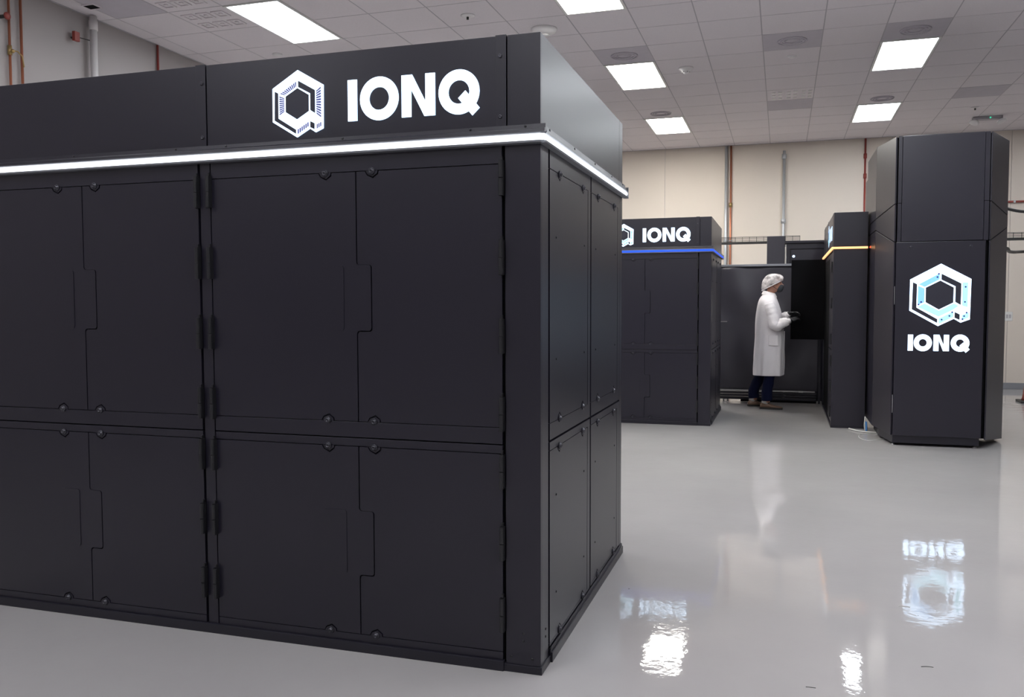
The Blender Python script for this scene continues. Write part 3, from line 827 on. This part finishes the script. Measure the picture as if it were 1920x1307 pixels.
# ------------------------------------------------------------------ pipes on the far wall
def pipe(name, x, z0, z1, r, m, label, cat='pipe', joints=(), wall='far', y=None, bracket=True):
    if wall == 'far':
        t = empty(name, (x, YF, z0)); n = Vector((0, -1, 0)); s = Vector((1, 0, 0))
    else:
        t = empty(name, (XL, y, z0)); n = Vector((1, 0, 0)); s = Vector((0, 1, 0))
    tag(t, label, cat)
    off = r + 0.012
    MB().tube([n * off, n * off + Z * (z1 - z0)], r, 12).build('pipe_run', m, t, smooth=True)
    for j in joints:
        MB().tube([n * off + Z * (j - z0 - 0.04), n * off + Z * (j - z0 + 0.04)], r * 1.7, 12).build('coupling', BRASS if m == COPPER else m, t, smooth=True)
    for zz in (0.35, (z1 - z0) * 0.6):
        mb = MB()
        c = n * off + Z * zz
        mb.tube([c - Z * 0.012, c + Z * 0.012], r + 0.004, 12)
        q = n * 0.006 + Z * zz
        mb.box(min((q - s * (r + 0.02)).x, (q + s * (r + 0.02)).x) - (0.006 if wall != 'far' else 0), max((q - s * (r + 0.02)).x, (q + s * (r + 0.02)).x) + (0.006 if wall != 'far' else 0),
               min((q - s * (r + 0.02)).y, (q + s * (r + 0.02)).y) - (0.006 if wall == 'far' else 0), max((q - s * (r + 0.02)).y, (q + s * (r + 0.02)).y) + (0.006 if wall == 'far' else 0), zz - 0.012, zz + 0.012)
        mb.build('pipe_clamp', CONDUIT, t)
    return t
pipe('conduit', -0.985, 0.02, 4.235, 0.028, CONDUIT, 'grey vertical conduit on the far wall, left beside the copper pipe', 'conduit')
pipe('copper_pipe', -0.905, 0.02, 4.235, 0.017, COPPER, 'copper vertical pipe on the far wall right of the blue strip cabinet', joints=(3.187,))
pipe('conduit', 0.0, 0.02, 4.1, 0.024, CONDUIT, 'grey vertical conduit alone on the far wall above the black column', 'conduit', joints=(2.873, 4.0))
pipe('sprinkler_drop', 1.322, 0.02, 4.235, 0.016, REDP, 'thin red vertical pipe on the far wall left of the tall tower', joints=(3.94, 3.60))
t = tag(empty('horizontal_pipe', (4.6, YF, 3.08)), 'thin red horizontal pipe on the far wall right of the tall tower', 'pipe')
MB().tube([(-1.6, -0.03, 0), (1.6, -0.03, 0)], 0.016, 10).build('pipe_run', REDP, t, smooth=True)
for x in (-1.0, 1.0): MB().box(x - 0.015, x + 0.015, -0.05, 0, -0.02, 0.02).build('pipe_clamp', CONDUIT, t)
t = tag(empty('wall_outlet', (3.565, YF, 1.205)), 'small white switch plate on the far wall beside the tall tower', 'switch')
MB().box(-0.06, 0.06, -0.008, 0, -0.075, 0.075).build('cover_plate', TRIM, t, bevel=0.003)
MB().box(-0.035, -0.008, -0.012, -0.008, -0.03, 0.03).build('rocker', GRID, t)
MB().box(0.008, 0.035, -0.012, -0.008, -0.03, 0.03).build('rocker', GRID, t)

# left wall
pipe('copper_pipe', 0, 0.02, 4.235, 0.011, COPPER, 'copper vertical pipe with a brass valve, nearest the left edge of the photo', wall='left', y=6.008, joints=(3.66,))
t = tag(empty('valve_lever', (XL + 0.042, 6.012, 3.62)), 'brass valve with a drooping lever on the leftmost copper pipe', 'valve')
MB().tube([(0.02, -0.01, 0.03), (0.03, 0.03, 0.035), (0.04, 0.07, 0.0), (0.04, 0.085, -0.09)], 0.006, 8).build('lever', BRASS, t, smooth=True)
MB().ball((0.012, -0.002, 0.03), 0.018, 10, 8).build('valve_body', BRASS, t, smooth=True)
pipe('copper_pipe', 0, 0.02, 4.235, 0.012, COPPER, 'plain copper vertical pipe on the left wall, right of the valve pipe', wall='left', y=6.132)
pipe('sprinkler_drop', 0, 0.02, 4.235, 0.013, REDP, 'thin red-brown pipe on the left wall rising behind the cabinet header joint', wall='left', y=7.90)
t = tag(empty('wall_column', (XL, 6.93, 0)), 'white boxed downpipe against the left wall, ending at the ceiling', 'downpipe')
MB().tube([(0.075, 0, 0.0), (0.075, 0, 4.235)], 0.035, 20).build('pipe_run', WHITEP, t, smooth=True)
MB().tube([(0.075, 0, 4.10), (0.075, 0, 4.19)], 0.041, 20).build('collar', WHITEP, t, smooth=True)
MB().box(0, 0.03, -0.07, 0.07, 2.9, 2.95).build('pipe_clamp', CONDUIT, t)
t = tag(empty('sprinkler_branch', (XL, 6.74, 3.98)), 'small red fitting on a thin rod beside the white downpipe', 'pipe fitting')
MB().box(0.04, 0.075, -0.045, 0.02, -0.04, 0.05).build('fitting', REDP, t, bevel=0.005)
MB().tube([(0.06, 0.02, 0.005), (0.07, 0.145, 0.012)], 0.005, 8).build('rod', DARKP, t)
MB().tube([(0, -0.01, 0), (0.04, -0.01, 0)], 0.01, 8).build('bracket', DARKP, t)
t = tag(empty('pipe_valve', (XL, 5.94, 3.93)), 'red hand-wheel valve at the top left edge of the photo', 'valve')
MB().tube([(0, 0, 0), (0.07, 0, 0)], 0.016, 10).build('stem', DARKP, t)
MB().lathe([(0.012, 0), (0.032, 0.004), (0.032, 0.016), (0.012, 0.02)], (0.07, 0, 0), (1, 0, 0), 18).build('hand_wheel', REDP, t, smooth=True)
t = tag(empty('ceiling_hatch', (-6.27, 6.72, H)), 'small dark square opening in the ceiling beside the white downpipe', 'hatch')
MB().box(-0.06, 0.06, -0.05, 0.05, -0.004, 0.006).build('opening', CORE, t)  # black plate under the tile; the hole's darkness is put into its colour
MB().ringprism([(-.07, -.06), (.07, -.06), (.07, .06), (-.07, .06)], [(-.06, -.05), (.06, -.05), (.06, .05), (-.06, .05)], (0, 0, -0.006), X, Y, Z, 0.01).build('rim', TILE, t)

# ------------------------------------------------------------------ things on the ceiling
def ceil_dev(name, x, y, prof, m, label, cat, extra=None):
    t = tag(empty(name, (x, y, H)), label, cat)
    MB().lathe([(r, h) for r, h in prof], (0, 0, 0.004), (0, 0, -1), 28).build('housing', m, t, smooth=True)
    if extra: extra(t)
    return t
def ap_extra(t): MB().lathe([(0.05, 0), (0.05, 0.012), (0, 0.014)], (0, 0, -0.056), (0, 0, -1), 20).build('centre_cap', DETECT, t, smooth=True)
ceil_dev('round_ceiling_unit', -2.373, 8.679, [(0.135, 0), (0.135, 0.012), (0.12, 0.035), (0.08, 0.055), (0.0, 0.06)], DETECT, 'large round white dome on the ceiling just above the big cabinet top corner', 'ceiling dome', ap_extra)
def smoke_extra(t):
    for k in range(6):
        a = k * math.pi / 3
        MB().box(-0.004, 0.004, -0.01, 0.01, -0.05, -0.03).build('vent_fin', DARKP, t).location = (0.045 * math.cos(a), 0.045 * math.sin(a), 0)
    MB().lathe([(0.03, 0), (0.03, 0.01), (0, 0.014)], (0, 0, -0.052), (0, 0, -1), 16).build('sensor_cap', DETECT, t, smooth=True)
ceil_dev('smoke_detector', -1.139, 10.61, [(0.085, 0), (0.085, 0.015), (0.06, 0.025), (0.055, 0.05), (0.0, 0.056)], DETECT, 'small round white smoke detector on the ceiling right of the bright lamp', 'smoke detector', smoke_extra)
def spr(t): MB().tube([(0, 0, -0.01), (0, 0, -0.035)], 0.012, 10).build('sprinkler_head', DARKP, t)
ceil_dev('ceiling_sprinkler', -2.977, 8.056, [(0.07, 0), (0.07, 0.004), (0.03, 0.012), (0, 0.012)], DETECT, 'small white ceiling sprinkler with dark centre above the lit sign letters', 'sprinkler', spr)
ceil_dev('ceiling_sensor', 0.069, 10.486, [(0.05, 0), (0.05, 0.008), (0.03, 0.02), (0, 0.02)], DETECT, 'small pale disc sensor on the ceiling behind the grey vent tile', 'sensor')
ceil_dev('ceiling_sensor', -5.472, 8.614, [(0.055, 0), (0.055, 0.01), (0.03, 0.02), (0, 0.02)], DETECT, 'small white disc on the ceiling above the lit hexagon emblem', 'sensor')
ceil_dev('ceiling_sprinkler', 2.62, 14.0, [(0.06, 0), (0.06, 0.004), (0.03, 0.012), (0, 0.012)], DETECT, 'small ceiling sprinkler by the emergency light at upper right', 'sprinkler', spr)
t = tag(empty('emergency_light', (2.93, 14.75, H)), 'twin-head emergency light with a green indicator on the ceiling at right', 'emergency light')
MB().box(-0.20, 0.20, -0.06, 0.06, -0.045, 0.004).build('housing', GRID, t, bevel=0.008)
for s_ in (-1, 1):
    MB().lathe([(0.02, 0), (0.065, 0.03), (0.07, 0.05), (0.055, 0.055), (0, 0.056)], (s_ * 0.17, -0.02, -0.045), (s_ * 0.35, -0.3, -0.9), 18).build('lamp_head', DETECT, t, smooth=True)
MB().ball((0.03, -0.062, -0.022), 0.011, 12, 8).build('indicator_or_strip_glow', GREENL, t, smooth=True)

# ------------------------------------------------------------------ floor things and cables
def path(pts, n=8):
    out = []
    P = [Vector(p) for p in pts]
    for i in range(len(P) - 1):
        p0, p1, p2, p3 = P[max(i - 1, 0)], P[i], P[i + 1], P[min(i + 2, len(P) - 1)]
        for k in range(n):
            t_ = k / n
            out.append(0.5 * ((2 * p1) + (-p0 + p2) * t_ + (2 * p0 - 5 * p1 + 4 * p2 - p3) * t_ ** 2 + (-p0 + 3 * p1 - 3 * p2 + p3) * t_ ** 3))
    return out + [P[-1]]
o = MB().tube(path([(0.74, 10.36, 0.009), (0.80, 10.22, 0.009), (0.90, 10.14, 0.009), (1.02, 10.10, 0.009), (1.15, 10.12, 0.009)]), 0.009, 8).build('floor_cable', WHITEC, smooth=True)
tag(o, 'thick white cable lying on the floor at the left foot of the tall tower', 'cable')
o = MB().tube(path([(0.90, 10.28, 0.006), (0.895, 10.30, 0.06), (0.90, 10.32, 0.12), (0.905, 10.36, 0.145)]), 0.006, 8).build('hanging_cable', WHITEC, smooth=True)
tag(o, 'thin white cable rising beside the tower foot', 'cable')
o = MB().tube(path([(0.905, 10.16, 0.010), (0.905, 10.18, 0.07), (0.905, 10.21, 0.11)]), 0.010, 8).build('hanging_cable', BLUEC, smooth=True)
tag(o, 'short blue cable bundle at the tower foot', 'cable')
# fine pale loop on the floor
o = MB().tube(path([(1.06, 9.75, 0.003), (0.88, 9.55, 0.003), (0.80, 9.70, 0.003), (0.82, 9.95, 0.003), (0.92, 10.06, 0.003), (1.02, 10.04, 0.003)]), 0.003, 6).build('floor_wire', WHITEC, smooth=True)
tag(o, 'thin pale wire looped on the floor in front of the tower foot', 'wire')
o = MB().tube(path([(2.195, 10.2, 2.42), (2.5, 10.5, 2.40), (2.9, 10.8, 2.50), (3.6, 11.2, 2.75), (4.4, 11.6, 3.2), (4.6, 11.7, 4.24)]), 0.016, 10).build('power_cable', DARKP, smooth=True)
tag(o, 'black cable sagging from the right side of the tall tower', 'cable')
o = MB().tube(path([(2.20, 10.35, 2.02), (2.4, 10.9, 2.03), (2.7, 12.0, 2.05), (3.3, 13.2, 2.12), (5.2, 13.4, 2.16)]), 0.02, 10).build('power_cable', DARKP, smooth=True)
tag(o, 'thick black cable leaving the tower below the right cable tray', 'cable')
t = tag(empty('traffic_cone', (3.42, 13.94, 0)), 'red traffic cone on the floor cut by the right edge of the photo', 'traffic cone')
MB().box(-0.16, 0.16, -0.16, 0.16, 0.0, 0.03).build('base', DARKP, t, bevel=0.01)
MB().lathe([(0.125, 0.0), (0.11, 0.03), (0.085, 0.22)], (0, 0, 0.03), (0, 0, 1), 24).build('cone_body', REDP, t, smooth=True)
MB().lathe([(0.086, 0.0), (0.066, 0.14)], (0, 0, 0.25), (0, 0, 1), 24).build('reflective_band', TRIM, t, smooth=True)
MB().lathe([(0.065, 0.0), (0.03, 0.30), (0.02, 0.305)], (0, 0, 0.39), (0, 0, 1), 24).build('cone_tip', REDP, t, smooth=True)

# ------------------------------------------------------------------ the person
t = empty('person', (-0.165, 12.18, 0))
tag(t, 'person in a white lab coat, hairnet, dark mask and black gloves, standing facing right', 'person')
def blob_build(mb, name, m, parent, voxel, smooth_it=4):
    o = mb.build(name, m, parent, smooth=True)
    r = o.modifiers.new('remesh', 'REMESH')
    r.mode = 'VOXEL'; r.voxel_size = voxel; r.use_smooth_shade = True
    s_ = o.modifiers.new('smooth', 'SMOOTH')
    s_.factor = 0.5; s_.iterations = smooth_it
    return o
def limb(mb, pts, rs, seg=12):
    mb.tube(path(pts, 4), [rs[min(int(i / 4), len(rs) - 1)] * (1 - (i % 4) / 4) + rs[min(int(i / 4) + 1, len(rs) - 1)] * ((i % 4) / 4) for i in range((len(pts) - 1) * 4 + 1)], seg)
# body: one continuous surface (head, neck, trunk, arms, legs)
b = MB()
TILT = Matrix.Rotation(math.radians(8), 3, 'Y')
HC = Vector((0.055, 0.0, 1.690))
b.ball(HC, (0.098, 0.076, 0.118), 20, 14, TILT)
b.ball(HC + Vector((0.035, 0, -0.045)), (0.062, 0.055, 0.068), 16, 10, TILT)
b.tube([HC + Vector((0.090, 0, 0.005)), HC + Vector((0.116, 0, -0.018)), HC + Vector((0.098, 0, -0.040))], [0.010, 0.015, 0.012], 8)   # nose
b.tube([HC + Vector((0.083, -0.045, 0.020)), HC + Vector((0.092, 0, 0.026)), HC + Vector((0.083, 0.045, 0.020))], 0.010, 8)           # brow
for s_ in (-1, 1):
    b.ball(HC + Vector((-0.005, s_ * 0.078, -0.012)), (0.017, 0.008, 0.030), 8, 8)                                                     # ears
limb(b, [(0.035, 0, 1.64), (0.005, 0, 1.55), (-0.01, 0, 1.47)], [0.056, 0.056, 0.075])
limb(b, [(-0.01, 0, 1.50), (0, 0, 1.38), (0.005, 0, 1.2), (0.01, 0, 1.05), (0.0, 0, 0.92)], [0.085, 0.125, 0.12, 0.115, 0.12], 16)
for s_ in (-1, 1):
    limb(b, [(-0.01, s_ * 0.08, 1.44), (0.0, s_ * 0.165, 1.405)], [0.048, 0.042])
RS, RE, RW = Vector((0.0, -0.19, 1.415)), Vector((0.085, -0.235, 1.135)), Vector((0.262, -0.165, 1.195))
LS, LE, LW = Vector((0.0, 0.19, 1.415)), Vector((0.075, 0.235, 1.15)), Vector((0.255, 0.10, 1.285))
for a_, e_, w_ in ((RS, RE, RW), (LS, LE, LW)):
    limb(b, [a_, (a_ + e_) / 2, e_, (e_ + w_) / 2, w_], [0.046, 0.046, 0.043, 0.038, 0.028])
RA, LA = Vector((-0.015, -0.115, 0.085)), Vector((-0.19, 0.17, 0.085))
limb(b, [(0.0, -0.09, 0.93), (0.02, -0.10, 0.52), RA + Vector((-0.005, 0, 0.2)), RA], [0.095, 0.062, 0.055, 0.042])
limb(b, [(-0.02, 0.09, 0.93), (-0.07, 0.12, 0.52), LA + Vector((0.0, 0, 0.2)), LA], [0.095, 0.062, 0.055, 0.042])
blob_build(b, 'body', SKIN, t, 0.009)
# hair under the net
h = MB()
h.ball(HC + Vector((-0.022, 0, 0.030)), (0.102, 0.086, 0.100), 20, 14, TILT)
blob_build(h, 'hair', HAIR, t, 0.010, 2)
# bouffant hairnet: gathered edge, puffed crown
rings = []
NB = 36
for i in range(13):
    f = i / 12.0
    ang = f * math.pi * 0.5
    row = []
    for k in range(NB):
        a = 2 * math.pi * k / NB
        ca, sa = math.cos(a), math.sin(a)
        puff = math.cos(ang) ** 0.78
        gather = 1 - 0.16 * (1 - f) ** 5
        wob = 1 + 0.022 * math.sin(9 * a + 5 * f) + 0.016 * math.sin(5 * a - 9 * f)
        x = 0.156 * ca * puff * gather * wob
        y = 0.116 * sa * puff * gather * wob
        zr = 1.664 + ca * 0.068                     # the rim slopes from the brow down to the nape
        z = zr + (1.822 + 0.004 * math.sin(7 * a + 3) - zr) * math.sin(ang)
        row.append(Vector((0.034 + x + 0.012 * f, y, z)))
    rings.append(row)
o = MB().loft(rings).build('hairnet', NET, t, smooth=True)
band = [[r0 * 1.0 + (r0 - HC).normalized() * q + Vector((0, 0, dz)) for r0 in rings[0]] for q, dz in ((0.0, 0.0), (0.006, -0.002), (0.006, 0.008), (0.0, 0.010))]
MB().loft(band, caps=False).build('hairnet_band', COAT, t, smooth=True)
# mask: cup over nose and chin with ear loops
mk = MB()
mk.ball(HC + Vector((0.066, 0, -0.058)), (0.058, 0.052, 0.062), 18, 12, TILT)
mk.ball(HC + Vector((0.096, 0, -0.040)), (0.034, 0.030, 0.036), 14, 10)
o = blob_build(mk, 'face_mask', MASK, t, 0.006, 3)
for s_ in (-1, 1):
    MB().tube(path([HC + Vector((0.06, s_ * 0.052, -0.03)), HC + Vector((0.02, s_ * 0.076, 0.0)), HC + Vector((-0.012, s_ * 0.086, 0.008)), HC + Vector((-0.015, s_ * 0.084, -0.03)), HC + Vector((0.05, s_ * 0.058, -0.08))]), 0.003, 6).build('ear_loop', MASK, t)
for s_ in (-1, 1):
    MB().ball(HC + Vector((0.084, s_ * 0.032, 0.006)), (0.010, 0.012, 0.008), 10, 8).build('eye', HAIR, t, smooth=True)

# lab coat trunk
prof = [(0.452, -0.205, 0.192, 0.215), (0.47, -0.206, 0.194, 0.218), (0.558, -0.205, 0.200, 0.222), (0.70, -0.200, 0.202, 0.220), (0.85, -0.194, 0.200, 0.215), (0.96, -0.189, 0.196, 0.205),
        (1.07, -0.186, 0.190, 0.200), (1.15, -0.182, 0.182, 0.198), (1.22, -0.178, 0.172, 0.198), (1.32, -0.168, 0.152, 0.200), (1.40, -0.158, 0.130, 0.205), (1.45, -0.146, 0.112, 0.200),
        (1.49, -0.132, 0.096, 0.165), (1.52, -0.110, 0.086, 0.120), (1.545, -0.088, 0.080, 0.088)]
NC = 64
rings = []
for z, xa, xb, ry in prof:
    cx, rx = (xa + xb) / 2, (xb - xa) / 2
    row = []
    low = max(0.0, (1.25 - z) / 0.8)
    for k in range(NC):
        a = 2 * math.pi * k / NC
        fold = 1 + low * (0.045 * math.sin(7 * a + 2.0 * z) + 0.030 * math.sin(13 * a + 1.3 - 3 * z)) + 0.024 * math.sin(4 * a + 11 * z) * (1 if z < 1.4 else 0.3)
        row.append((cx + rx * math.copysign(abs(math.cos(a)) ** 0.85, math.cos(a)) * fold, ry * math.copysign(abs(math.sin(a)) ** 0.85, math.sin(a)) * fold, z))
    rings.append(row)
c = MB().loft(rings, caps=False)
o = c.build('lab_coat', COAT, t, smooth=True)
so = o.modifiers.new('solid', 'SOLIDIFY'); so.thickness = 0.005; so.offset = -1
sb = o.modifiers.new('sub', 'SUBSURF'); sb.levels = 1; sb.render_levels = 1
coat = o
# collar
rr = []
for q, (dz, g2) in enumerate(((0, 1.0), (0.028, 0.90), (0.040, 0.92), (0.012, 1.10), (-0.012, 1.20))):
    rr.append([(-0.004 + 0.084 * g2 * math.cos(a), 0.088 * g2 * math.sin(a), 1.540 + dz - 0.022 * math.cos(a)) for a in [2 * math.pi * k / 24 for k in range(24)]])
MB().loft(rr, caps=False).build('collar', COAT, coat, smooth=True)
# front placket, side seam and pocket
pk = MB().box(-0.004, 0.004, -0.018, 0.018, 0.47, 1.05); pk.build('placket', COAT, coat, loc=(0.200, -0.01, 0))
MB().box(-0.06, 0.06, -0.004, 0.004, 0.86, 1.00).build('pocket', COAT, coat, loc=(0.06, -0.214, 0), bevel=0.003)
# sleeves with crumples
def sleeve(a_, e_, w_, name='sleeve'):
    d1, d2 = (e_ - a_), (w_ - e_)
    cuff = w_ + d2.normalized() * -0.02
    pts = path([a_ + Vector((-0.01, 0, 0.012)), a_ + d1 * 0.25, a_ + d1 * 0.6, e_ + Vector((-0.004, 0, -0.012)), e_ + d2 * 0.4, e_ + d2 * 0.75, cuff], 5)
    n = len(pts)
    mb = MB()
    rs = [(0.060, 0.0), (0.074, 0.15), (0.076, 0.35), (0.076, 0.5), (0.068, 0.7), (0.056, 0.9), (0.040, 1.0)]
    R = []
    for i in range(n):
        f = i / (n - 1)
        for (r0, f0), (r1, f1) in zip(rs[:-1], rs[1:]):
            if f0 <= f <= f1:
                R.append((r0 + (r1 - r0) * (f - f0) / (f1 - f0)) * (1 + 0.045 * math.sin(i * 1.9) + 0.03 * math.sin(i * 3.1 + 1)))
                break
    mb.tube(pts, R, 18)
    o = mb.build(name, COAT, coat, smooth=True)
    sb = o.modifiers.new('sub', 'SUBSURF'); sb.levels = 1; sb.render_levels = 1
    MB().tube([w_ - d2.normalized() * 0.045, w_ + d2.normalized() * 0.005], [0.040, 0.036], 16).build('cuff', COAT, o, smooth=True)
sleeve(RS, RE, RW)
sleeve(LS, LE, LW)
# gloved hands with five fingers
def hand(w_, fd, pn, side, name='glove'):
    """w_ wrist, fd finger direction, pn palm normal (towards the palm side), side = thumb side sign along fd x pn"""
    fd = fd.normalized(); pn = (pn - fd * pn.dot(fd)).normalized(); sd_ = fd.cross(pn) * side
    mb = MB()
    mb.tube([w_ - fd * 0.03, w_ + fd * 0.01], [0.030, 0.027], 12)
    Rm = Matrix((fd, sd_, pn)).transposed()
    mb.ball(w_ + fd * 0.050, (0.050, 0.040, 0.017), 16, 10, Rm)
    for k, (off, ln) in enumerate(((0.028, 0.070), (0.010, 0.080), (-0.009, 0.075), (-0.027, 0.058))):
        p0 = w_ + fd * 0.060 + sd_ * off * 0.9
        p1 = w_ + fd * 0.090 + sd_ * off
        p2 = p1 + (fd * 0.85 + pn * 0.35).normalized() * ln * 0.5 + sd_ * off * 0.1
        p3 = p2 + (fd * 0.55 + pn * 0.75).normalized() * ln * 0.4
        mb.tube([p0, p1, p2, p3], [0.0095, 0.0092, 0.0085, 0.0065], 10)
    q0 = w_ + fd * 0.018 + sd_ * 0.022
    q1 = q0 + (fd * 0.5 + sd_ * 0.7 + pn * 0.3).normalized() * 0.034
    q2 = q1 + (fd * 0.85 + sd_ * 0.15 + pn * 0.4).normalized() * 0.030
    mb.tube([q0, q1, q2], [0.013, 0.011, 0.008], 10)
    return blob_build(mb, name, GLOVE, t, 0.0035, 2)
hand(RW + Vector((0.012, 0.004, 0.004)), Vector((0.75, 0.42, 0.28)), Vector((0.2, 0.6, -0.6)), 1)
hand(LW + Vector((0.012, -0.004, 0.004)), Vector((1.0, -0.30, 0.05)), Vector((0, -0.5, -0.8)), -1)
# trousers
for s_, A_, k_ in ((-1, RA, Vector((0.02, -0.10, 0.52))), (1, LA, Vector((-0.07, 0.12, 0.52)))):
    mb = MB()
    top = Vector((0.0 if s_ < 0 else -0.02, s_ * 0.09, 0.80))
    pts = path([top, k_, A_ + Vector((0.0, 0, 0.16)), A_ + Vector((0.0, 0, 0.03))], 6)
    n = len(pts)
    mb.tube(pts, [0.098 - 0.028 * min(1, i / 8) + 0.003 * math.sin(i * 2.1) + (0.004 * max(0, i - 12) / 6) for i in range(n)], 18)
    mb.build('trouser_leg', JEANS, t, smooth=True)
# shoes
def shoe(A_, yaw):
    S_ = [(-0.085, 0.030, 0.062), (-0.06, 0.036, 0.088), (-0.02, 0.038, 0.092), (0.03, 0.040, 0.082), (0.07, 0.044, 0.062), (0.12, 0.046, 0.050), (0.17, 0.040, 0.044), (0.20, 0.024, 0.034)]
    R = Matrix.Rotation(yaw, 3, 'Z')
    base = Vector((A_.x, A_.y, 0))
    up, so_ = [], []
    for x, w2, h_ in S_:
        up.append([base + R @ Vector((x, w2 * math.cos(a), 0.022 + (h_ - 0.022) * max(0.0, math.sin(a)) ** 0.8)) for a in [math.pi * k / 10 for k in range(11)]] )
        so_.append([base + R @ Vector((x * 1.03, sx * (w2 + 0.004), zz)) for sx, zz in ((1, 0.0), (1, 0.024), (-1, 0.024), (-1, 0.0))])
    o = MB().loft(up).build('shoe', LEATHER, t, smooth=True)
    MB().loft(so_).build('sole', SOLE, o, bevel=0.003)
    MB().tube([base + Vector((-0.03, 0, 0.075)), base + Vector((-0.015, 0, 0.125))], [0.044, 0.046], 14).build('sock', SOCK, o, smooth=True)
    MB().tube([base + R @ Vector((0.02, -0.03, 0.075)), base + R @ Vector((0.035, 0, 0.088)), base + R @ Vector((0.02, 0.03, 0.075))], 0.006, 6).build('lace', DARKP, o)
shoe(RA, -0.12)
shoe(LA, 0.35)

# ------------------------------------------------------------------ small litter on the floor
for x, y, L, m_, bend, lab in ((0.565, 4.33, 0.05, TRIM, 0.1, 'pale fleck of litter on the open floor left of the emblem reflection'),
                               (0.56, 3.62, 0.045, DARKP, 0.6, 'short dark thread on the floor below the tower reflection'),
                               (0.42, 2.95, 0.04, DARKP, 0.5, 'curved dark thread at the bottom edge of the photo'),
                               (0.12, 3.30, 0.035, DARKP, 0.15, 'dark straw on the floor between the two lamp reflections'),
                               (0.74, 4.95, 0.04, TRIM, 0.2, 'small pale scrap on the floor in front of the tower')):
    o = MB().tube(path([(x - L / 2, y, 0.0018), (x, y + L * bend * 0.35, 0.0014), (x + L / 2, y + L * bend * 0.3, 0.0014)], 4), 0.0012, 6).build('litter', m_)
    tag(o, lab, 'litter')
